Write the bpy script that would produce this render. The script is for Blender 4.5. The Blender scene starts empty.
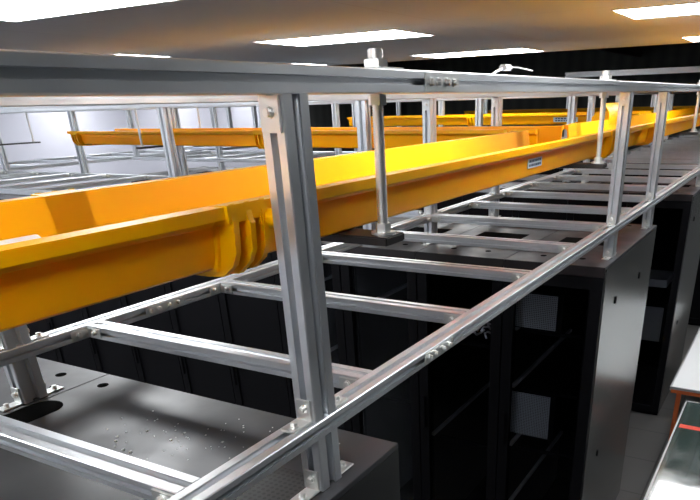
import bpy, bmesh, math, random
from mathutils import Vector, Matrix
random.seed(4)
scene = bpy.context.scene
COL = scene.collection
H = 2.9                      # height of the eye above the floor; heights below are given relative to it

# ------------------------------------------------------------------ materials
def mat(name, base=(.5, .5, .5), rough=.5, metal=0., spec=.5, emit=None, es=0., noise=None, coat=0., bump=None):
    m = bpy.data.materials.new(name); m.use_nodes = True
    nt = m.node_tree; b = nt.nodes['Principled BSDF']
    b.inputs['Base Color'].default_value = (*base, 1)
    b.inputs['Roughness'].default_value = rough
    b.inputs['Metallic'].default_value = metal
    b.inputs['Specular IOR Level'].default_value = spec
    b.inputs['Coat Weight'].default_value = coat
    if emit:
        b.inputs['Emission Color'].default_value = (*emit, 1); b.inputs['Emission Strength'].default_value = es
    if noise or bump:
        tc = nt.nodes.new('ShaderNodeTexCoord')
        mp = nt.nodes.new('ShaderNodeMapping'); nt.links.new(tc.outputs['Object'], mp.inputs['Vector'])
        n = nt.nodes.new('ShaderNodeTexNoise'); nt.links.new(mp.outputs['Vector'], n.inputs['Vector'])
    if noise:
        sc_, amt, stretch = noise
        mp.inputs['Scale'].default_value = stretch
        n.inputs['Scale'].default_value = sc_; n.inputs['Detail'].default_value = 6
        r = nt.nodes.new('ShaderNodeMapRange')
        r.inputs['From Min'].default_value = .25; r.inputs['From Max'].default_value = .75
        r.inputs['To Min'].default_value = max(0.02, rough - amt); r.inputs['To Max'].default_value = rough + amt
        nt.links.new(n.outputs['Fac'], r.inputs['Value']); nt.links.new(r.outputs['Result'], b.inputs['Roughness'])
        mx = nt.nodes.new('ShaderNodeMix'); mx.data_type = 'RGBA'
        mx.inputs[6].default_value = (*[c * .86 for c in base], 1); mx.inputs[7].default_value = (*[min(1, c * 1.1) for c in base], 1)
        nt.links.new(n.outputs['Fac'], mx.inputs[0]); nt.links.new(mx.outputs[2], b.inputs['Base Color'])
    if bump:
        bp = nt.nodes.new('ShaderNodeBump'); bp.inputs['Strength'].default_value = bump[1]; bp.inputs['Distance'].default_value = .002
        if not noise: n.inputs['Scale'].default_value = bump[0]
        nt.links.new(n.outputs['Fac'], bp.inputs['Height']); nt.links.new(bp.outputs['Normal'], b.inputs['Normal'])
    return m

def mat_perf(name, base, hole, scale, axes='YZ'):
    """sheet metal pierced by a regular grid of small holes"""
    m = mat(name, base, .45, .3); nt = m.node_tree; b = nt.nodes['Principled BSDF']
    tc = nt.nodes.new('ShaderNodeTexCoord'); sx = nt.nodes.new('ShaderNodeSeparateXYZ'); nt.links.new(tc.outputs['Object'], sx.inputs[0])
    fs = []
    for a in axes:
        mu = nt.nodes.new('ShaderNodeMath'); mu.operation = 'MULTIPLY'; mu.inputs[1].default_value = scale; nt.links.new(sx.outputs[a], mu.inputs[0])
        fr = nt.nodes.new('ShaderNodeMath'); fr.operation = 'FRACT'; nt.links.new(mu.outputs[0], fr.inputs[0])
        su = nt.nodes.new('ShaderNodeMath'); su.operation = 'SUBTRACT'; su.inputs[1].default_value = .5; nt.links.new(fr.outputs[0], su.inputs[0])
        sq = nt.nodes.new('ShaderNodeMath'); sq.operation = 'MULTIPLY'; nt.links.new(su.outputs[0], sq.inputs[0]); nt.links.new(su.outputs[0], sq.inputs[1]); fs.append(sq)
    ad = nt.nodes.new('ShaderNodeMath'); ad.operation = 'ADD'; nt.links.new(fs[0].outputs[0], ad.inputs[0]); nt.links.new(fs[1].outputs[0], ad.inputs[1])
    lt = nt.nodes.new('ShaderNodeMath'); lt.operation = 'LESS_THAN'; lt.inputs[1].default_value = .09; nt.links.new(ad.outputs[0], lt.inputs[0])
    mx = nt.nodes.new('ShaderNodeMix'); mx.data_type = 'RGBA'; mx.inputs[6].default_value = (*base, 1); mx.inputs[7].default_value = (*hole, 1)
    nt.links.new(lt.outputs[0], mx.inputs[0]); nt.links.new(mx.outputs[2], b.inputs['Base Color'])
    return m

def mat_grid(name, base, line, size, width, rough, spec=.5, rotz=0, noise=.0):
    """square tiles with thin joints"""
    m = mat(name, base, rough, 0, spec); nt = m.node_tree; b = nt.nodes['Principled BSDF']
    tc = nt.nodes.new('ShaderNodeTexCoord'); br = nt.nodes.new('ShaderNodeTexBrick'); nt.links.new(tc.outputs['Object'], br.inputs['Vector'])
    br.offset = 0; br.inputs['Scale'].default_value = 1; br.inputs['Mortar Size'].default_value = width
    br.inputs['Brick Width'].default_value = size; br.inputs['Row Height'].default_value = size
    br.inputs['Color1'].default_value = (*base, 1); br.inputs['Color2'].default_value = (*[c * .96 for c in base], 1); br.inputs['Mortar'].default_value = (*line, 1)
    nt.links.new(br.outputs['Color'], b.inputs['Base Color'])
    return m

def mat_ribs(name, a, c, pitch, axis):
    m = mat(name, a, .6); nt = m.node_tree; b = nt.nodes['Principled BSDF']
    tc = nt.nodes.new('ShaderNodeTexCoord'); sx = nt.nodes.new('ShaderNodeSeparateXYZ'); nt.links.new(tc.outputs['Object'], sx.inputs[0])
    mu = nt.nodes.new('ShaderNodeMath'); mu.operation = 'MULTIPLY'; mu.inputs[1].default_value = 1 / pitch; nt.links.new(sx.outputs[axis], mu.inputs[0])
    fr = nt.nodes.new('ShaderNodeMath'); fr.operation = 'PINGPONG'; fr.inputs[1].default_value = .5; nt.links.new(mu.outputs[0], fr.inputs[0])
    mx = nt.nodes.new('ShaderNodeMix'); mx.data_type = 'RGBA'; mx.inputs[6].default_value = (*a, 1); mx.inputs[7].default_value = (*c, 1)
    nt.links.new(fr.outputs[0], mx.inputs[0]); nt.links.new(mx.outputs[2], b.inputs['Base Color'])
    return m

def mat_glass(name, tint=(.86, .87, .9)):
    m = bpy.data.materials.new(name); m.use_nodes = True; nt = m.node_tree
    for n in list(nt.nodes): nt.nodes.remove(n)
    o = nt.nodes.new('ShaderNodeOutputMaterial'); t = nt.nodes.new('ShaderNodeBsdfTransparent'); g = nt.nodes.new('ShaderNodeBsdfGlossy')
    t.inputs['Color'].default_value = (*tint, 1); g.inputs['Roughness'].default_value = .05; g.inputs['Color'].default_value = (.4, .43, .46, 1)
    f = nt.nodes.new('ShaderNodeFresnel'); f.inputs['IOR'].default_value = 1.3
    mx = nt.nodes.new('ShaderNodeMixShader'); nt.links.new(f.outputs[0], mx.inputs[0]); nt.links.new(t.outputs[0], mx.inputs[1]); nt.links.new(g.outputs[0], mx.inputs[2])
    nt.links.new(mx.outputs[0], o.inputs['Surface'])
    return m

M = {
    'alu': mat('anodised_aluminium', (.72, .745, .775), .34, .88, noise=(9, .06, (1, 1, 1))),
    'plate': mat('zinc_plate', (.72, .74, .73), .34, .9),
    'bolt': mat('bright_bolt_steel', (.82, .82, .80), .34, .75),
    'yellow': mat('yellow_plastic', (1., .44, .0), .38, 0, .2, noise=(3, .05, (1, 1, 1))),
    'blackbar': mat('black_strut', (.016, .013, .012), .45),
    'top': mat('charcoal_top', (.034, .034, .040), .42, .15, noise=(5, .12, (1, 1, 1))),
    'fascia': mat('black_fascia', (.010, .007, .008), .4),
    'black': mat('black_powder_coat', (.003, .003, .004), .5, 0, .09),
    'deep': mat('black_interior', (.012, .012, .014), .6),
    'side': mat('grey_side_panel', (.33, .34, .335), .27, .8),
    'sidedark': mat('dark_side_panel', (.02, .02, .021), .45, .1, .3),
    'rubber': mat('black_rubber', (.004, .004, .004), .9, 0, .02),
    'silver': mat('dull_silver', (.45, .46, .48), .4, .6),
    'white': mat('white_plastic', (.86, .86, .86), .35),
    'paper': mat('white_sheet', (.80, .82, .84), .45),
    'orange': mat('orange_edge', (.55, .12, .03), .5),
    'red': mat('red_tape', (.80, .06, .03), .5),
    'gloss': mat('glossy_table_top', (.05, .075, .07), .10, 0, .9, coat=.6, noise=(7, .05, (1, 1, 1))),
    'label': mat('pale_label', (.55, .62, .68), .5),
    'ink': mat('label_ink', (.03, .05, .10), .6),
    'cable': mat('pale_cable', (.62, .62, .66), .5),
    'lamp': mat('lit_diffuser', (.9, .9, .9), .5, emit=(.96, .985, 1.), es=13.),
    'lampframe': mat('lamp_frame', (.85, .85, .85), .4),
    'perf': mat_perf('perforated_grey', (.42, .45, .48), (.04, .04, .05), 95),
    'mesh': mat_perf('perforated_black', (.03, .03, .03), (.002, .002, .002), 70, 'XY'),
    'amber': mat('amber_lamp', (.9, .2, .02), .4, emit=(1, .25, .03), es=1.2),
    'glass': mat_glass('tinted_door_glass'),
    'floor': mat_grid('raised_floor_tiles', (.085, .083, .082), (.03, .03, .03), .6, .006, .3),
    'ceiling': mat_grid('ceiling_panels', (.46, .50, .55), (.39, .41, .44), 2.4, .006, .7, .25),
    'wall': mat('white_wall', (.60, .60, .68), .6, 0, .3),
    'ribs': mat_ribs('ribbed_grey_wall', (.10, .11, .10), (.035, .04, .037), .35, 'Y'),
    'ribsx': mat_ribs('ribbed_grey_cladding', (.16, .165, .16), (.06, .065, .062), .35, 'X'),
    'dark': mat('dark_void', (.010, .009, .009), .9, 0, .1),
    'roofbeam': mat('dark_red_steel', (.05, .018, .018), .7),
    'wallgrey': mat('grey_wall', (.08, .09, .10), .7, 0, .3),
}

_y = M['yellow'].node_tree.nodes['Principled BSDF']          # slightly translucent moulded plastic
_y.inputs['Subsurface Weight'].default_value = .5
_y.inputs['Subsurface Radius'].default_value = (1., .55, .05)
_y.inputs['Subsurface Scale'].default_value = .012
# ------------------------------------------------------------------ mesh helpers
class MB:
    def __init__(s): s.v = []; s.f = []
    def add(s, vs, fs):
        o = len(s.v); s.v += [tuple(p) for p in vs]; s.f += [tuple(i + o for i in f) for f in fs]
    def box(s, a, b):
        x0, y0, z0 = [min(p, q) for p, q in zip(a, b)]; x1, y1, z1 = [max(p, q) for p, q in zip(a, b)]
        s.add([(x0, y0, z0), (x1, y0, z0), (x1, y1, z0), (x0, y1, z0), (x0, y0, z1), (x1, y0, z1), (x1, y1, z1), (x0, y1, z1)],
              [(0, 3, 2, 1), (4, 5, 6, 7), (0, 1, 5, 4), (1, 2, 6, 5), (2, 3, 7, 6), (3, 0, 4, 7)]); return s
    def prism(s, poly, p0, p1, ex, ey):
        """extrude a 2-D outline from p0 to p1; ex, ey are its two axes"""
        p0, p1, ex, ey = map(Vector, (p0, p1, ex, ey)); n = len(poly)
        if ex.cross(ey).dot(p1 - p0) < 0: poly = poly[::-1]
        vs = [p0 + ex * a + ey * b for a, b in poly] + [p1 + ex * a + ey * b for a, b in poly]
        area = sum(poly[i][0] * poly[(i + 1) % n][1] - poly[(i + 1) % n][0] * poly[i][1] for i in range(n))
        fs = [(i, (i + 1) % n, n + (i + 1) % n, n + i) for i in range(n)] + [tuple(range(n - 1, -1, -1)), tuple(range(n, 2 * n))]
        s.add(vs, fs); return s
    def cyl(s, p0, p1, r, n=16, r1=None):
        p0, p1 = Vector(p0), Vector(p1); r1 = r if r1 is None else r1
        d = (p1 - p0).normalized(); a = d.orthogonal().normalized(); b = d.cross(a)
        c = [(math.cos(2 * math.pi * i / n), math.sin(2 * math.pi * i / n)) for i in range(n)]
        vs = [p0 + (a * x + b * y) * r for x, y in c] + [p1 + (a * x + b * y) * r1 for x, y in c]
        s.add(vs, [(i, (i + 1) % n, n + (i + 1) % n, n + i) for i in range(n)] + [tuple(range(n - 1, -1, -1)), tuple(range(n, 2 * n))]); return s
    def ring(s, p0, p1, r, ri, n=20):
        p0, p1 = Vector(p0), Vector(p1); d = (p1 - p0).normalized(); a = d.orthogonal().normalized(); b = d.cross(a)
        vs = []
        for p, q in ((p0, r), (p1, r), (p1, ri), (p0, ri)):
            vs += [p + (a * math.cos(2 * math.pi * i / n) + b * math.sin(2 * math.pi * i / n)) * q for i in range(n)]
        fs = [(k * n + i, k * n + (i + 1) % n, ((k + 1) % 4) * n + (i + 1) % n, ((k + 1) % 4) * n + i) for k in range(4) for i in range(n)]
        s.add(vs, fs); return s
    def tube(s, pts, r, n=8):
        pts = [Vector(p) for p in pts]; vs = []
        for k, p in enumerate(pts):
            d = (pts[min(k + 1, len(pts) - 1)] - pts[max(k - 1, 0)]).normalized()
            a = d.cross(Vector((0, 0, 1))); a = a.normalized() if a.length > .1 else Vector((1, 0, 0)); b = d.cross(a)
            vs += [p + (a * math.cos(2 * math.pi * i / n) + b * math.sin(2 * math.pi * i / n)) * r for i in range(n)]
        fs = [(k * n + i, k * n + (i + 1) % n, (k + 1) * n + (i + 1) % n, (k + 1) * n + i) for k in range(len(pts) - 1) for i in range(n)]
        fs += [tuple(range(n - 1, -1, -1)), tuple(range((len(pts) - 1) * n, len(pts) * n))]
        s.add(vs, fs); return s
    def build(s, name, material, parent=None, at=None, bevel=0., cut=30):
        """at: world position the mesh is stored around (object origin)"""
        o0 = Vector(at) if at is not None else Vector((0, 0, 0))
        me = bpy.data.meshes.new(name); me.from_pydata([Vector(p) - o0 for p in s.v], [], s.f)
        bm = bmesh.new(); bm.from_mesh(me); bmesh.ops.recalc_face_normals(bm, faces=bm.faces)
        if bevel: bmesh.ops.bevel(bm, geom=[e for e in bm.edges if e.calc_face_angle(0) > .6], offset=bevel, segments=2, affect='EDGES', clamp_overlap=True)
        for f in bm.faces: f.smooth = True
        bm.to_mesh(me); bm.free(); me.set_sharp_from_angle(angle=math.radians(cut))
        me.materials.append(M[material])
        o = bpy.data.objects.new(name, me); COL.objects.link(o)
        if parent is not None:
            o.parent = parent
            o.location = o0 - world(parent) if at is not None else -world(parent)
        else: o.location = o0
        return o

WORLD = {}
def world(o):
    p = Vector((0, 0, 0))
    while o is not None: p = p + Vector(o.location); o = o.parent
    return p
def tag(o, label, cat, group=None, kind=None):
    o['label'] = label; o['category'] = cat
    if group: o['group'] = group
    if kind: o['kind'] = kind
    return o
def thing(name, loc, label, cat, group=None):
    o = bpy.data.objects.new(name, None); o.empty_display_size = .05; COL.objects.link(o); o.location = loc
    return tag(o, label, cat, group)
def kids(o): return [c for c in bpy.data.objects if c.parent is o]
def dup(o, parent=None, loc=None):
    c = o.copy(); COL.objects.link(c); c.parent = parent
    if loc is not None: c.location = loc
    for k in kids(o): dup(k, c)
    return c
def struct(name, mb, material, bevel=0):
    o = mb.build(name, material); o['kind'] = 'structure'; return o

def slot_profile(w, h, frac=.30):
    """outline of a slotted aluminium extrusion, w wide (first axis), h high, centred"""
    m = min(w, h); c = m * .05; t = m * .09; d = m * .345
    pts = []
    def side(length):                       # along one side, x from -L/2 to L/2, y = 0 at the face, depth negative
        a = length * frac / 2; b = a * 1.45
        return [(-length / 2 + c, 0), (-a, 0), (-a, -t), (-b, -t), (-b * .6, -d), (b * .6, -d), (b, -t), (a, -t), (a, 0), (length / 2 - c, 0)]
    for (x, y) in side(w): pts.append((x, -h / 2 - y))
    for (x, y) in side(h): pts.append((w / 2 + y, x))
    for (x, y) in side(w): pts.append((-x, h / 2 + y))
    for (x, y) in side(h): pts.append((-w / 2 - y, -x))
    return pts

ZR = H - .600          # top of the lower rails
RH = .040              # their height
ZB = H + .0197         # underside of the top beams
BH = .0448
ZT = H - .772          # cabinet tops
PROF_RAIL = slot_profile(.060, RH)
PROF_BEAM = slot_profile(.075, BH)
PROF_POST = slot_profile(.075, .054)

def bar_x(x0, x1, y, z, prof): return MB().prism(prof, (x0, y, z), (x1, y, z), (0, 1, 0), (0, 0, 1))
def bar_y(y0, y1, x, z, prof): return MB().prism(prof, (x, y0, z), (x, y1, z), (1, 0, 0), (0, 0, 1))
def bar_z(z0, z1, x, y, prof): return MB().prism(prof, (x, y, z0), (x, y, z1), (1, 0, 0), (0, 1, 0))

# bolt and bracket prototypes, copied by hand with shared meshes
def bolt_mesh(axis):
    a = Vector(axis); m = MB(); m.cyl(a * -.001, a * .0022, .0098, 14); m.cyl(a * .0022, a * .0095, .0072, 12); m.cyl(a * .0095, a * .0105, .005, 12)
    o = m.build('bolt', 'bolt'); me = o.data; bpy.data.objects.remove(o); return me
BOLT = {k: bolt_mesh(v) for k, v in {'x-': (-1, 0, 0), 'x+': (1, 0, 0), 'y-': (0, -1, 0), 'y+': (0, 1, 0), 'z+': (0, 0, 1)}.items()}
def put(name, me, parent, at):
    o = bpy.data.objects.new(name, me); COL.objects.link(o); o.parent = parent; o.location = Vector(at) - world(parent); return o
def wing_mesh(boxes, bev=.0015):
    m = MB()
    for a, b in boxes: m.box(a, b)
    o = m.build('bracket', 'plate', bevel=bev); me = o.data; bpy.data.objects.remove(o); return me
T = .0045
# corner brackets; origin at the inner corner
BR = {}
for sx in (-1, 1):
    # foot of a post: upright wing against the post's x face, flat wing on the rail
    BR['foot', sx] = wing_mesh([((0, -.019, 0), (sx * T, .019, .052)), ((0, -.019, 0), (sx * .062, .019, T))])
for sy in (-1, 1):
    # cross rail meeting a long rail: one wing on the cross rail's -x face, one on the long rail's inner face
    BR['corner', sy] = wing_mesh([((-T, 0, -.015), (0, sy * .062, .015)), ((-.062, 0, -.015), (0, sy * T, .015))])
    BR['cornery', sy] = wing_mesh([((0, -T, -.015), (sy * .062, 0, .015)), ((0, -.062, -.015), (sy * T, 0, .015))])
BR['head'] = wing_mesh([((-.0055, -.022, -.058), (0, .022, 0))])
BR['splicefront'] = wing_mesh([((0, -.004, -.0155), (.173, 0, .0155))])
BR['beamsplice'] = wing_mesh([((0, -.004, -.0195), (.178, 0, .0195))])

def foot(root, x, y, z, sx):
    b = put('foot_bracket', BR['foot', sx], root, (x, y, z))
    put('bolt', BOLT['x-' if sx < 0 else 'x+'], b, (x + sx * T, y, z + .030)); put('bolt', BOLT['z+'], b, (x + sx * .040, y, z + T))
def corner(root, x, y, z, sy):
    b = put('corner_bracket', BR['corner', sy], root, (x, y, z))
    put('bolt', BOLT['x-'], b, (x - T, y + sy * .036, z)); put('bolt', BOLT['y+' if sy > 0 else 'y-'], b, (x - .036, y + sy * T, z))
def cornery(root, x, y, z, sy):
    b = put('corner_bracket', BR['cornery', sy], root, (x, y, z))
    put('bolt', BOLT['y-'], b, (x + sy * .036, y - T, z)); put('bolt', BOLT['x+' if sy > 0 else 'x-'], b, (x + sy * T, y - .036, z))
def splice(root, me, x, y, z, xs):
    b = put('splice_plate', me, root, (x, y, z))
    for d in xs: put('bolt', BOLT['y-'], b, (x + d, y - .004, z))

# ------------------------------------------------------------------ the long frame beside the viewer
YN0, YN1 = .787, .847           # near rail
YF0, YF1 = 1.880, 1.940         # far rail
YNC, YFC = (YN0 + YN1) / 2, (YF0 + YF1) / 2
XEND = 15.5
A = thing('support_frame', (0, YNC, ZT), 'long aluminium strut frame carrying the yellow trough nearest the viewer', 'frame')
YB = YN0 + .0375
bar_x(-1.0, 1.5655, YB, ZB + BH / 2, PROF_BEAM).build('top_beam', 'alu', A, (0, YB, ZB))
bar_x(1.567, XEND, YB, ZB + BH / 2, PROF_BEAM).build('top_beam', 'alu', A, (2, YB, ZB))
bar_x(-1.0, XEND, YFC, ZB + BH / 2, PROF_BEAM).build('top_beam', 'alu', A, (0, YFC, ZB))
bar_x(-1.0, 1.538, YNC, ZR - RH / 2, PROF_RAIL).build('lower_rail', 'alu', A, (0, YNC, ZR))
bar_x(1.539, XEND, YNC, ZR - RH / 2, PROF_RAIL).build('lower_rail', 'alu', A, (2, YNC, ZR))
bar_x(-1.0, 1.541, YFC, ZR - RH / 2, PROF_RAIL).build('lower_rail', 'alu', A, (0, YFC, ZR))
bar_x(1.542, XEND, YFC, ZR - RH / 2, PROF_RAIL).build('lower_rail', 'alu', A, (2, YFC, ZR))
splice(A, BR['beamsplice'], 1.478, YN0, ZB + BH / 2, (.026, .062, .110, .146))
splice(A, BR['splicefront'], 1.452, YN0, ZR - RH / 2, (.025, .060, .108, .145))
splice(A, BR['splicefront'], 1.455, YF0, ZR - RH / 2, (.025, .060, .108, .145))
# cross rails
CR = [.697 - .06 + .5915 * k for k in range(-2, 25)]
cr0 = bar_y(YN1 + .0005, YF0 - .0005, .03, ZR - RH / 2, PROF_RAIL).build('cross_rail', 'alu', A, (0, YN1, ZR))
first = True
for x in CR:
    if abs(x) > XEND - .1: continue
    o = cr0 if first else dup(cr0, A); first = False
    o.location = Vector((x, YN1, ZR)) - world(A)
    if x < 7.5:
        corner(A, x, YN1, ZR - RH / 2, 1)
        corner(A, x, YF0, ZR - RH / 2, -1)
# posts: one leg from rail to beam, a stub under the rail down to the cabinet
PX = [.972 + .0375, 3.605 + .0375, 4.605 + .0375, 7.05, 8.15, 10.4, 11.5]
for x in PX:
    for yc, near in ((YNC, 1), (YFC, 0)):
        bar_z(ZR, ZB, x, yc, PROF_POST).build('post', 'alu', A, (x, yc, ZR))
        bar_z(ZT + .002, ZR - RH, x, yc, PROF_POST).build('stub_leg', 'alu', A, (x, yc, ZT))
        if x > 9: continue
        foot(A, x - .0375, yc, ZR, -1); foot(A, x + .0375, yc, ZR, 1)
        foot(A, x + .0375, yc, ZT, 1); foot(A, x - .0375, yc, ZT, -1)
        b = put('head_plate', BR['head'], A, (x - .0375, yc, ZB - .002)); put('bolt', BOLT['x-'], b, (x - .043, yc, ZB - .028))

# ------------------------------------------------------------------ frames over the other rows
def side_frame(name, xs, y0, y1, posts, label, ybr, pitch=.62, beams=True):
    """a ladder frame running along y; xs = the two rails' x"""
    F = thing(name, (xs[0], y0, ZT), label, 'frame')
    for i, x in enumerate(xs):
        if beams: bar_y(y0, y1, x, ZB + BH / 2, PROF_BEAM).build('top_beam', 'alu', F, (x, y0, ZB))
        bar_y(y0, y1, x, ZR - RH / 2, PROF_RAIL).build('lower_rail', 'alu', F, (x, y0, ZR))
        for y in posts[i]:
            bar_z(ZR, ZB, x, y, slot_profile(.06, .07)).build('post', 'alu', F, (x, y, ZR))
            if i == 0 or x > 10: bar_z(ZT + .002, ZR - RH, x, y, slot_profile(.06, .07)).build('stub_leg', 'alu', F, (x, y, ZT))
    c0 = bar_x(xs[0] + .0305, xs[1] - .0305, 0, ZR - RH / 2, PROF_RAIL).build('cross_rail', 'alu', F, (xs[0], 0, ZR))
    y = y0 + .25; fst = True
    while y < y1 - .1:
        o = c0 if fst else dup(c0, F); fst = False
        o.location = Vector((xs[0], y, ZR)) - world(F)
        if y < ybr:
            cornery(F, xs[0] + .03, y - .03, ZR - RH / 2, 1); cornery(F, xs[1] - .03, y - .03, ZR - RH / 2, -1)
        y += pitch
    return F
side_frame('support_frame', (3.71, 5.01), 2.02, 8.62, ([2.4, 4.12, 8.4], [3.88, 5.42, 6.96, 8.42]),
           'aluminium strut frame under the horizontal yellow trough whose open left end shows', 8.7)
side_frame('support_frame', (7.05, 8.45), 2.02, 8.62, ([2.1, 3.1, 4.95, 6.9], [2.5, 4.25, 5.6, 7.3]),
           'aluminium strut frame over the third cabinet row, behind the nearest horizontal yellow trough', 0)
side_frame('support_frame', (10.7, 12.2), 2.02, 8.62, ([2.9, 4.6, 6.2], [2.3, 3.7, 5.3, 7.5]),
           'farthest aluminium strut frame, its posts small in front of the dark ribbed wall', 0)
# ladder running along the white wall
E_ = thing('support_frame', (2.0, 8.8, ZT), 'aluminium strut frame running along the foot of the white wall at far left', 'frame')
for y in (8.80, 9.95):
    bar_x(1.0, 12.6, y, ZR - RH / 2, PROF_RAIL).build('lower_rail', 'alu', E_, (1, y, ZR))
    bar_x(1.0, 12.6, y, ZB + BH / 2, PROF_BEAM).build('top_beam', 'alu', E_, (1, y, ZB))
    for x in ((7.27, 9.35, 10.0) if y < 9 else (8.22, 10.57, 11.3)):
        bar_z(ZR, ZB, x, y, PROF_POST).build('post', 'alu', E_, (x, y, ZR))
c0 = bar_y(8.8305, 9.9195, 0, ZR - RH / 2, PROF_RAIL).build('cross_rail', 'alu', E_, (0, 8.83, ZR))
for k in range(16):
    o = c0 if k == 0 else dup(c0, E_)
    o.location = Vector((1.6 + .68 * k, 8.83, ZR)) - world(E_)

# ------------------------------------------------------------------ yellow raceways
ZL, ZLB, ZF = -.1575, -.179, -.275    # lip top, lip underside, trough underside (relative to eye)
W = .556
def channel(near=True, far=True, e=0., lipw=.042):
    """U section, s = 0 at the near lip's outer edge; e thickens it outwards"""
    t = .006
    n = [(0 - e, ZL + e * .4), (0 - e, ZLB - e), (.026 - e, ZLB - .004 - e), (.034 - e, ZLB - .014), (.036 - e, ZLB - .030), (.042 - e, ZF + .022), (.048 - e, ZF + .006 - e), (.060, ZF - e)]
    n_in = [(.066, ZF + t), (.054, ZF + .014), (.044, ZLB - .010), (.040, ZL + .0)]
    mir = lambda L: [(W - s, z) for s, z in L]
    out = n if near else [(.0, ZF - e)]
    out_f = mir(n)[::-1] if far else [(W, ZF - e)]
    inn_f = mir(n_in) if far else [(W, ZF + t)]
    inn = n_in[::-1] if near else [(0, ZF + t)]
    # order: near top outer -> down -> bottom -> far up -> far top inner -> down -> floor -> near inner up
    far_up = list(out_f)
    poly = out + far_up + inn_f[::-1] + [] + inn[::-1][:0]
    poly = out + far_up + list(reversed(inn_f)) + list(reversed(inn[::-1]))[::-1][::-1]
    # build inner path explicitly: far inner from top down to floor, then near floor up to top
    path_in = (mir(n_in)[::-1] if far else [(W, ZF + t)]) + (n_in if near else [(0, ZF + t)])
    return [(s, z + H) for s, z in out + far_up + path_in]
def collar(e):
    """flange round the outside of the channel"""
    o = [(-.004, ZL + .004), (-.010, ZLB - .006), (.012 - e, ZLB - .012), (.016 - e, ZF + .035), (.024 - e * .8, ZF + .010), (.044 - e * .4, ZF - e * .55), (.075, ZF - e * .7)]
    i = [(.02, ZLB - .004), (.034, ZLB - .014), (.042, ZF + .022), (.060, ZF)]
    mir = lambda L: [(W - s, z) for s, z in L]
    outer = o + mir(o)[::-1]
    inner = mir([(0, ZL)] + i)[::1] + ([(0, ZL)] + i)[::-1]
    return [(s, z + H) for s, z in outer + inner]
Y0 = .890
RW = thing('yellow_cable_raceway', (0, Y0 + W / 2, H + ZF), 'long yellow plastic cable trough running away beside the nearest aluminium frame', 'cable trough')
def seg_x(x0, x1, poly): return MB().prism(poly, (x0, Y0, 0), (x1, Y0, 0), (0, 1, 0), (0, 0, 1))
TX0, TX1 = 3.90, 4.66
seg_x(-1.4, .925, channel()).build('trough_section', 'yellow', RW)
seg_x(.926, 2.30, channel()).build('trough_section', 'yellow', RW)
seg_x(2.301, TX0, channel()).build('trough_section', 'yellow', RW)
seg_x(TX0 + .001, TX1, channel(far=False)).build('tee_section', 'yellow', RW)
MB().prism(channel(), (TX0 + .1, Y0 + W - .045, 0), (TX0 + .1, Y0 + W + .10, 0), (1, 0, 0), (0, 0, 1)).build('tee_branch', 'yellow', RW)
seg_x(TX1 + .001, 6.6, channel()).build('trough_section', 'yellow', RW)
seg_x(6.601, XEND - .5, channel()).build('trough_section', 'yellow', RW)
def coupler(xc, full=True):
    # sleeve with three fins and a pinned boss
    m = MB()
    m.prism(channel(e=.007), (xc - .055, Y0, 0), (xc + .045, Y0, 0), (0, 1, 0), (0, 0, 1))
    o = m.build('coupler', 'yellow', RW, (xc, Y0, H + ZF))
    for d, e in ((-.040, .022), (.0, .026), (.042, .022)):
        f = MB().prism(collar(e), (xc + d - .007, Y0, 0), (xc + d + .007, Y0, 0), (0, 1, 0), (0, 0, 1)).build('fin', 'yellow', o)
    k = MB(); zk = H - .1905
    k.ring((xc + .056, Y0 + .022, zk), (xc + .056, Y0 - .030, zk), .0175, .0085)
    k.cyl((xc + .056, Y0 + .022, zk), (xc + .056, Y0 - .012, zk), .0085)
    k.box((xc + .030, Y0 - .008, zk - .010), (xc + .050, Y0 + .02, zk + .014))
    k.build('pin_boss', 'yellow', o)
for xc in (.955, 3.76, 4.90): coupler(xc)
# raised outlet wall on the far edge past the branch
u = MB()
pts = []
for i in range(9):
    a = i / 8; pts.append((-.02 + .06 * a ** 3, ZL - .03 + .145 * a))
poly = pts + [(s + .006, z) for s, z in pts[::-1]]
u.prism([(s, z + H) for s, z in poly], (5.72, Y0 + W - .03, 0), (6.45, Y0 + W - .03, 0), (0, 1, 0), (0, 0, 1))
u.prism([(0, -.04), (.34, -.04), (.34, .0), (.30, .035), (.12, .055), (0, .12)], (6.45, Y0 + W - .05, H + ZL), (6.456, Y0 + W - .05, H + ZL), (0, 1, 0), (0, 0, 1))
u.build('raised_outlet', 'yellow', RW)
def label_plate(root, p, w, h, axis):
    """a small pale sticker with dark print, on a face looking towards -y or -x"""
    ax = Vector((1, 0, 0)) if axis == 'y' else Vector((0, 1, 0)); nrm = Vector((0, -1, 0)) if axis == 'y' else Vector((-1, 0, 0))
    def b(a0, a1, z0, z1, t0, t1):
        P = Vector(p); q0 = P + ax * a0 + nrm * t0 + Vector((0, 0, z0)); q1 = P + ax * a1 + nrm * t1 + Vector((0, 0, z1)); return q0, q1
    o = MB().box(*b(-w / 2, w / 2, -h / 2, h / 2, -.003, .0015)).build('label', 'label', root); o['label'] = 'small pale printed sticker'
    m = MB()
    for r in (-.22, .22):
        a = -w * .42
        while a < w * .38:
            l = random.uniform(.05, .13) * w; m.box(*b(a, min(a + l, w * .42), (r - .13) * h, (r + .13) * h, .001, .0021)); a += l + .03 * w
    m.build('print', 'ink', o)
label_plate(RW, (2.66, Y0 + .036, H - .222), .16, .034, 'y')

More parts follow.
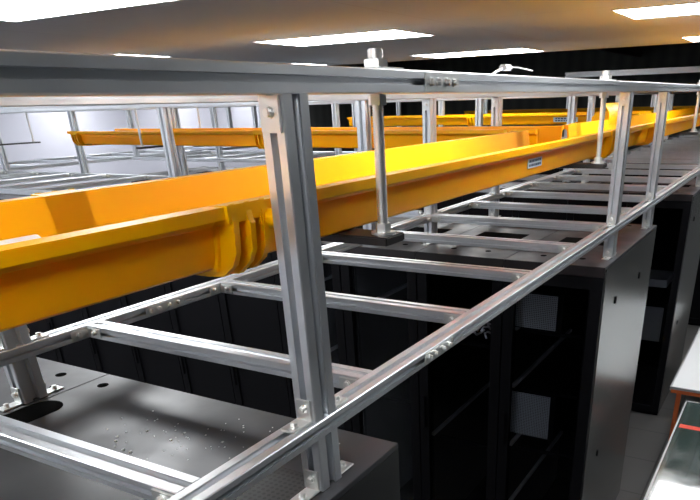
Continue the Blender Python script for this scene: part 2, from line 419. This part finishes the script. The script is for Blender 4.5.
def branch(x_near, y_start, y_end, ang, label, lbl=None, end=True):
    """a trough running along y from the main run, cross section along x"""
    R_ = thing('yellow_cable_raceway', (x_near, y_start, H + ZF), label, 'cable trough', None)
    def sg(y0, y1, poly, nm, par, mt='yellow'):
        return MB().prism([(s, z) for s, z in poly], (x_near, y0, 0), (x_near, y1, 0), (1, 0, 0), (0, 0, 1)).build(nm, mt, par)
    y = y_start; L = 2.1
    while y < y_end - .01:
        y1 = min(y + L, y_end); sg(y, y1 - .001, channel(), 'trough_section', R_); y = y1
    ends = [y_start + L] + ([y_end - .12] if end else [])
    for yc in ends:
        o = sg(yc - .05, yc + .05, channel(e=.007), 'coupler', R_)
        for d in (-.042, .0, .042): sg(yc + d - .007, yc + d + .007, collar(.022), 'fin', o)
    if lbl: label_plate(R_, (x_near + .034, lbl, H - .222), .30, .05, 'x')
    R_.rotation_euler.z = -ang
    return R_
branch(4.00, Y0 + W + .150, 6.36, math.radians(5.6), 'yellow cable trough whose open left end hangs before the white wall', None)
branch(8.24, Y0 + W + .25, 5.75, math.radians(3), 'yellow cable trough showing just above the horizontal one with the open left end', 2.55)
branch(11.9, Y0 + W + .25, 5.6, math.radians(2), 'farthest short yellow cable trough under the dark ribbed wall', None)
# white tube lying in the near trough
tb = MB().cyl((-1.2, 1.372, H + ZF + .030), (.838, 1.362, H + ZF + .030), .023, 18).build('white_tube', 'white', None, (0, 1.37, H + ZF + .007), bevel=.006)
tag(tb, 'white tube lying in the yellow trough at the left edge', 'tube')

# ------------------------------------------------------------------ trapeze hangers
def hanger(x, y, label, y_end, zt=ZB + BH):
    h = thing('trapeze_hanger', (x, y, H + ZF - .04), label, 'hanger', 'threaded rod hangers of the near trough')
    z0 = H + ZF
    MB().box((x - .046, y - .036, z0 - .020), (x + .040, y_end, z0 - .0005)).build('black_bar', 'blackbar', h, bevel=.003)
    r = MB(); r.cyl((x, y, z0 - .026), (x, y, zt + .022), .0115, 14)
    z = z0 + .02
    while z < zt + .020:
        r.ring((x, y, z), (x, y, z + .0022), .0127, .011, 14); z += .0052
    r.build('threaded_rod', 'bolt', h)
    def nut(z, up):
        m = MB(); m.cyl((x, y, z), (x, y, z + .019), .0185, 6); o = m.build('nut', 'bolt', h); return o
    nut(z0 + .006, 1)
    MB().cyl((x, y, z0), (x, y, z0 + .0055), .029, 20).build('washer', 'bolt', h)
    MB().box((x - .034, y - .034, zt + .0005), (x + .062, y + .034, zt + .005)).build('square_washer', 'plate', h, bevel=.001)
    MB().cyl((x, y, zt + .0052), (x, y, zt + .0205), .026, 6).build('nut', 'bolt', h)
    MB().cyl((x, y, zt + .0218), (x, y, zt + .0400), .0165, 16).build('rod_end', 'bolt', h, bevel=.002)
    MB().cyl((x, y, ZB - .022), (x, y, ZB - .001), .0205, 6).build('nut', 'bolt', h)
    return h
hanger(1.355, .838, 'steel threaded rod hanger with a black bar, nearest, just right of the big front post', 1.50)
hanger(3.29, .838, 'steel threaded rod hanger with black bar, left of the second front post', 1.50)
hanger(6.30, .838, 'steel threaded rod hanger at the right edge, beyond the third front post', 1.50)
def far_hanger(y, label, xa=3.71, xb=5.01):
    h = thing('trapeze_hanger', (4.5, y, H - .30), label, 'hanger', 'hangers of the horizontal trough')
    MB().box((xa - .05, y - .025, H - .297), (xb + .07, y + .025, H - .282)).build('black_bar', 'blackbar', h, bevel=.002)
    for x in (xa, xb):
        MB().cyl((x, y, H - .300), (x, y, ZB + BH + .04), .0105, 10).build('threaded_rod', 'bolt', h)
        MB().cyl((x, y, H - .2815), (x, y, H - .266), .018, 6).build('nut', 'bolt', h)
far_hanger(7.75, 'thin rod hanger with an empty black bar before the white wall')
far_hanger(5.12, 'thin rod hanger with black bar under the middle of the horizontal trough', 4.305, 5.03)

# ------------------------------------------------------------------ cabinets
def cabinet(x0, x1, y0, y1, label, glass=False, last_side=False, inside=None, group=None, detail=1, holes=True, wide=False):
    g = .0015; y0 += g; y1 -= g
    c = thing('server_cabinet', ((x0 + x1) / 2, (y0 + y1) / 2, 0), label, 'cabinet', group)
    zt = ZT
    t = .02
    # top plate with a front fascia
    m = MB(); m.box((x0 + .004, y0, zt - .016), (x1, y1, zt)); m.build('top_panel', 'top', c, bevel=.0015)
    MB().box((x0 - .012, y0, zt - .052), (x0 + .0035, y1, zt + .001)).build('fascia', 'fascia', c, bevel=.002)
    # side panels
    sm = 'side' if last_side else 'sidedark'
    s = MB().box((x0 + .035, y0, .03), (x1 - .002, y0 + t, zt - .0165)).build('side_panel', sm, c)
    if last_side:
        s['label'] = 'glossy grey end panel'
        for fx, fz in ((.30, zt - .245), (.93, zt - .245), (.30, .9)):
            MB().box((x0 + fx, y0 - .006, fz - .02), (x0 + fx + .022, y0 + .001, fz + .02)).build('panel_latch', 'black', s, bevel=.002)
    MB().box((x0 + .035, y1 - t, .03), (x1 - .002, y1, zt - .0165)).build('side_panel', 'sidedark', c)
    MB().box((x1 - .022, y0 + t + .0005, .03), (x1 - .002, y1 - t - .0005, zt - .0165)).build('rear_panel', 'black', c)
    MB().box((x0 + .03, y0 + .01, 0), (x1 - .01, y1 - .01, .0295)).build('plinth', 'black', c)
    # door
    zd0, zd1 = .045, zt - .054
    fw = .065
    d = MB()
    d.box((x0 - .008, y0 + .003, zd0), (x0 + .03, y0 + fw, zd1)); d.box((x0 - .008, y1 - fw, zd0), (x0 + .03, y1 - .003, zd1))
    d.box((x0 - .008, y0 + fw, zd0), (x0 + .03, y1 - fw, zd0 + fw)); d.box((x0 - .008, y0 + fw, zd1 - fw), (x0 + .03, y1 - fw, zd1))
    d = d.build('door', 'black', c)
    MB().box((x0 + .006, y0 + fw - .004, zd0 + fw - .004), (x0 + .012, y1 - fw + .004, zd1 - fw + .004)).build('door_glass', 'glass' if glass else 'black', d)
    MB().box((x0 - .024, y1 - .045, 1.0), (x0 - .0085, y1 - .022, 1.22)).build('handle', 'black', d, bevel=.003)
    # top details
    if holes:
        hx = x0 + (x1 - x0) * .42
        for gx, b in ((x1 - .08, .30), (x1 - .08, .70), (x0 + .16, .30), (x0 + .16, .70)):
            gy = y0 + (y1 - y0) * b
            MB().cyl((gx, gy, zt), (gx, gy, zt + .0012), .017, 16).build('cable_grommet', 'rubber', c)
        hb = MB(); hb.box((hx - .02, y0 + .12, zt), (hx + .16, y1 - .12, zt + .0015)); hb.build('brush_slot', 'rubber', c)
    if inside: inside(c, x0, y0, y1)
    return c

def gear(c, x0, y0, y1, zs, perf=(), cables=()):
    # uprights, depth rails, equipment with pierced fronts and loose cables
    for ya in (y0 + .075, y1 - .045):
        MB().box((x0 + .075, ya, .05), (x0 + .105, ya + .02, ZT - .06)).build('upright', 'black', c)
    for z in zs:
        for ya in (y0 + .045, y1 - .065):
            MB().box((x0 + .07, ya, z), (x0 + 1.25, ya + .02, z + .022)).build('depth_rail', 'cable', c)
        MB().box((x0 + .06, y0 + .10, z), (x0 + .085, y1 - .10, z + .016)).build('shelf_lip', 'black', c)
    for za, zb in perf:
        e = MB().box((x0 + .055, y0 + .22, za), (x0 + .8, y1 - .05, zb)).build('equipment', 'black', c)
        MB().box((x0 + .048, y0 + .25, za + .008), (x0 + .0545, y1 - .052, zb - .008)).build('pierced_front', 'perf', e)
    for k, z in enumerate(cables):
        for j in range(5):
            pts = [(x0 + .11 + .02 * i, y0 + .14 + .06 * j + .02 * math.sin(i * 1.3 + j), z + .03 + .03 * abs(math.sin(i * .9 + j * 2))) for i in range(12)]
            MB().tube(pts, .007, 6).build('patch_cable', 'cable', c)

BAY = .55
ORD = ['first', 'second', 'third', 'fourth', 'fifth', 'sixth', 'seventh', 'eighth', 'ninth', 'tenth', 'eleventh', 'twelfth', 'thirteenth', 'fourteenth', 'fifteenth', 'sixteenth']
# row under the viewer
R1X = (-.10, 1.253)
c1 = cabinet(*R1X, .757, 1.868, 'wide charcoal cabinet at lower left with dust specks on its top', holes=False, group='cabinets in the near row')
MB().box((.62, .80, ZT), (1.02, 1.02, ZT + .0012)).build('cable_opening', 'mesh', c1)
b_ = MB(); b_.prism([(.66, 1.757), (.98, 1.757)] + [(.98 + .054 * math.sin(math.radians(a)), 1.811 - .054 * math.cos(math.radians(a))) for a in range(15, 180, 15)] + [(.98, 1.865), (.66, 1.865)], (0, 0, ZT + .0001), (0, 0, ZT + .0014), (1, 0, 0), (0, 1, 0)); b_.build('cable_opening', 'rubber', c1)
for gx, gy in ((1.178, 1.80), (.40, 1.25), (.30, 1.55), (.44, 1.62)): MB().cyl((gx, gy, ZT), (gx, gy, ZT + .0013), .017, 18).build('cable_grommet', 'rubber', c1)
sp = MB()
for k in range(80):
    cx, cy = random.choice(((.97, 1.40), (1.08, 1.24), (1.12, 1.10), (1.0, 1.3)))
    gx = min(1.235, random.gauss(cx, .07)); gy = random.gauss(cy, .09); s_ = random.choice((.0015, .002, .0026, .0045))
    sp.box((gx, gy, ZT), (gx + s_ * 1.6, gy + s_, ZT + s_ * .5))
o = sp.build('dust_specks', 'white', c1); o['kind'] = 'stuff'
MB().box((.30, .90, ZT), (.52, 1.45, ZT + .004)).build('cover_plate', 'top', c1, bevel=.001)
c1b = cabinet(*R1X, 1.868, 2.418, 'charcoal cabinet behind the wide one, its top seam beside the rear post foot', holes=False, group='cabinets in the near row')
for gx, gy in ((1.178, 2.01), (1.10, 1.93)): MB().cyl((gx, gy, ZT), (gx, gy, ZT + .0013), .017, 18).build('cable_grommet', 'rubber', c1b)
cabinet(*R1X, 2.418, 2.968, 'charcoal cabinet third from the front in the near row, mostly under the yellow trough', holes=False, group='cabinets in the near row')
# second row, across the aisle
R2X = (3.372, 4.722)
def in1(c, x, a, b): gear(c, x, a, b, (H - 1.19, H - 1.55, H - 1.95, H - 2.4), ((H - 1.165, H - .955), (H - 1.845, H - 1.555)))
def in2(c, x, a, b): gear(c, x, a, b, (H - 1.32, H - 2.0), (), (H - 1.31,))
def in3(c, x, a, b):
    gear(c, x, a, b, (H - 1.20, H - 1.8), ())
    MB().box((x - .012, a + .10, H - 1.47), (x - .0085, a + .125, H - 1.455)).build('indicator', 'amber', c)
def in4(c, x, a, b): gear(c, x, a, b, (H - 1.15, H - 1.7), ())
ins = [in1, in2, in3, in4]
for k in range(16):
    cabinet(*R2X, .765 + BAY * k, .765 + BAY * (k + 1),
            'black glass-door cabinet with grey end panel under the second and third front posts' if k == 0 else
            f'{ORD[k]} cabinet from the grey end panel in the row across the aisle',
            glass=k < 4, last_side=(k == 0), inside=ins[k] if k < 4 else None, group='cabinets across the aisle')
# third row
R3X = (6.36, 7.71)
def in5(c, x, a, b):
    e = MB().box((x + .10, a + .10, H - 2.16), (x + .8, b - .17, H - 1.80)).build('equipment', 'black', c)
    MB().box((x + .094, a + .11, H - 2.15), (x + .0995, b - .18, H - 1.81)).build('pierced_front', 'perf', e)
    MB().box((x + .10, a + .12, H - 1.62), (x + .5, b - .12, H - 1.55)).build('equipment', 'silver', c)
for k in range(13):
    cabinet(*R3X, .765 + BAY * k, .765 + BAY * (k + 1),
            'black cabinet with pierced pale panel inside, right edge, past the second row' if k == 0 else
            f'{ORD[k]} cabinet from the right end of the black row seen over the second row',
            glass=k < 1, last_side=(k == 0), inside=in5 if k == 0 else None, group='cabinets in the third row')
for k in range(10):
    cabinet(9.6, 10.95, .765 + BAY * k, .765 + BAY * (k + 1), f'{ORD[k]} cabinet from the right-hand end of the farthest row, far under the frames',
            last_side=(k == 0), group='cabinets in the farthest row')
for k in range(6):
    cabinet(11.0, 12.35, .765 + BAY * k, .765 + BAY * (k + 1), f'{ORD[k]} cabinet from the right-hand end behind the farthest row', group='cabinets behind the farthest row')

# ------------------------------------------------------------------ tables at the row ends (lower right)
def table(name, x0, x1, y0, y1, zt, label, topm, edge, cat='table'):
    t = thing(name, ((x0 + x1) / 2, (y0 + y1) / 2, 0), label, cat)
    MB().box((x0, y0, zt - .022), (x1, y1, zt)).build('table_top', topm, t, bevel=.002)
    e = MB(); w = .012
    e.box((x0 - w, y0 - w, zt - .03), (x1 + w, y0 - .0005, zt + .002)); e.box((x0 - w, y1 + .0005, zt - .03), (x1 + w, y1 + w, zt + .002))
    e.box((x0 - w, y0 - .0005, zt - .03), (x0 - .0005, y1 + .0005, zt + .002)); e.box((x1 + .0005, y0 - .0005, zt - .03), (x1 + w, y1 + .0005, zt + .002))
    e.build('edge_band', 'silver', t)
    if edge == 'orange': MB().box((x0 - .014, y0, zt - .05), (x0 - .0125, y1, zt - .02)).build('edge_strip', edge, t)
    for x in (x0 + .06, x1 - .06):
        for y in (y0 + .06, y1 - .06):
            MB().box((x - .018, y - .018, 0), (x + .018, y + .018, zt - .0305)).build('leg', edge, t)
    return t
ZTB = H - 2.15
table('work_table', 5.36, 7.9, -.55, .575, ZTB, 'white-topped table with an orange edge beyond the glossy one, lower right', 'paper', 'orange')
t2 = table('work_table', 2.6, 5.10, -.55, .415, ZTB, 'glossy dark table with a pale edge at the lower right corner', 'gloss', 'silver')
MB().box((4.60, -.55, ZTB + .0005), (4.66, .40, ZTB + .0018)).build('red_stripe', 'red', t2)

# ------------------------------------------------------------------ white cable tie sticking up from the beam
ct = thing('cable_tie', (1.97, .83, ZB + BH), 'white cable tie with loose ends sticking up from the top beam', 'cable tie')
bz = ZB + BH
MB().tube([(1.97, .83, bz), (2.00, .83, bz + .009), (2.035, .83, bz + .016), (2.06, .83, bz + .021)], .0032, 6).build('strap', 'white', ct)
MB().box((2.05, .818, bz + .014), (2.105, .842, bz + .030)).build('clasp', 'white', ct, bevel=.004)
MB().tube([(2.105, .83, bz + .024), (2.18, .83, bz + .025), (2.25, .83, bz + .022), (2.31, .83, bz + .019)], .0016, 6).build('tail', 'white', ct)

# ------------------------------------------------------------------ setting
X0, X1, YR, YL, ZC, ZV = -7.0, 20.0, -7.0, 11.4, H + .50, H + 2.2
XCE = 8.62
struct('floor', MB().box((X0, YR, -.1), (X1, YL, 0)), 'floor')
struct('ceiling', MB().box((X0, YR, ZC), (XCE, YL, ZC + .06)), 'ceiling')
struct('added_ceiling_strip', MB().box((XCE + .06, 7.6, ZC), (13.4, YL - .12, ZC + .06)), 'ceiling')  # added, unseen ceiling strip carrying the extra lamps for the white wall
struct('ceiling_void', MB().box((X0, YR, ZV), (X1, YL, ZV + .1)), 'dark')
struct('wall_left', MB().box((X0, YL, 0), (13.2, YL + .15, ZV)), 'wall')
struct('trim_1', MB().box((13.2, YL - .1, 0), (X1, YL + .15, ZV)), 'ribsx')
struct('wall_far', MB().box((X1, YR, 0), (X1 + .15, YL, ZV)), 'ribs')
struct('wall_right', MB().box((X0, YR - .15, 0), (X1, YR, ZV)), 'wallgrey')
struct('wall_near', MB().box((X0 - .15, YR, 0), (X0, YL, ZV)), 'wall')
struct('trim_2', MB().box((XCE, YR, ZC), (XCE + .05, YL, ZV)), 'dark')
for k in range(4):
    x = 10 + 2.4 * k
    tag(MB().box((x, YR + .1, H + 1.15), (x + .16, YL - .2, H + 1.4)).build('roof_beam', 'roofbeam', None, (x, 0, H + 1.15)),
        'dark red steel beam crossing the black void above the far ceiling edge', 'beam', 'roof beams in the void')['kind'] = 'structure'
for k in range(3):
    y = -3 + 3.6 * k
    tag(MB().box((XCE + .1, y, H + .9), (X1 - .1, y + .1, H + 1.1)).build('roof_beam', 'roofbeam', None, (9, y, H + .9)),
        'dark red steel beam running into the black void', 'beam', 'roof beams in the void')['kind'] = 'structure'

tag(bar_y(-4, 3.6, 11.6, H + .33, slot_profile(.08, .08)).build('cable_ladder_beam', 'alu', None, (11.6, 0, H + .33)), 'pale steel beam low in the black void at upper right', 'beam')['kind'] = 'structure'
# ceiling lights
RX = [(10.3, 10.93), (12.5, 13.13), (-6.1, -5.45), (-3.32, -2.68), (-.56, .06), (2.20, 2.86), (4.95, 5.62), (7.68, 8.42)]  # first two pairs: added, unseen lamps that brighten the white wall
CY = [(-5.5, -4.2), (-2.68, -1.40), (.0, 1.27), (2.88, 4.28), (5.96, 7.32), (9.7, 11.0)]  # last row, unseen, is moved off the grid towards the white wall to brighten it
SPEC = {(5, 3): 'big bright ceiling panel light at the top left corner', (6, 4): 'ceiling panel light showing as a thin sliver above the beam at left',
        (6, 3): 'long ceiling panel light above the threaded rod, top centre', (7, 4): 'small ceiling panel light just left of the threaded rod top',
        (7, 3): 'ceiling panel light next to the black void, right of the threaded rod', (6, 2): 'ceiling panel light at the upper right corner',
        (7, 2): 'ceiling panel light at the right edge beside the black void'}
fr = None
for i, (xa, xb) in enumerate(RX):
    for j, (ya, yb) in enumerate(CY):
        if (ya < -1 and xa < 7) or (xa < -1 and j < 2) or (i < 2 and j < 5): continue
        lab = SPEC.get((i, j), 'unseen flat white ceiling panel light, one of the grid or added for brightness')
        t = thing('ceiling_light', ((xa + xb) / 2, (ya + yb) / 2, ZC), lab, 'ceiling light', 'ceiling panel lights')
        f = MB(); z0, z1 = ZC - .006, ZC - .0002
        f.box((xa, ya, z0), (xb, ya + .012, z1)); f.box((xa, yb - .012, z0), (xb, yb, z1)); f.box((xa, ya + .012, z0), (xa + .012, yb - .012, z1)); f.box((xb - .012, ya + .012, z0), (xb, yb - .012, z1))
        f.build('frame', 'lampframe', t)
        MB().box((xa + .0125, ya + .0125, ZC - .0045), (xb - .0125, yb - .0125, ZC - .0004)).build('diffuser', 'lamp', t)

# ------------------------------------------------------------------ camera, world, view
q = (648.044, 434.027, .519538, -.472101, -.0297442, 62.4016)
fpx, cyy, yaw, pit, rol, dcx = q
fw = Vector((math.cos(pit) * math.cos(yaw), math.cos(pit) * math.sin(yaw), math.sin(pit)))
rt = fw.cross(Vector((0, 0, 1))).normalized(); up = rt.cross(fw)
c_, s_ = math.cos(rol), math.sin(rol)
rt, up = c_ * rt + s_ * up, -s_ * rt + c_ * up
cam = bpy.data.cameras.new('camera'); co = bpy.data.objects.new('camera', cam); COL.objects.link(co)
mw = Matrix((rt, up, -fw)).transposed().to_4x4(); mw.translation = (0, 0, H); co.matrix_world = mw
cam.sensor_fit = 'HORIZONTAL'; cam.sensor_width = 36; cam.lens = fpx / 700 * 36
cam.shift_x = -dcx / 700; cam.shift_y = (cyy - 250) / 700; cam.clip_start = .02; cam.clip_end = 100
scene.camera = co
w = bpy.data.worlds.new('world'); scene.world = w; w.use_nodes = True
w.node_tree.nodes['Background'].inputs['Color'].default_value = (.02, .02, .022, 1)
scene.view_settings.view_transform = 'Standard'; scene.view_settings.look = 'None'
scene.view_settings.gamma = 1; scene.view_settings.exposure = .45
scene.cycles.max_bounces = 8; scene.cycles.diffuse_bounces = 5
try: scene.cycles.use_denoising = True
except Exception: pass
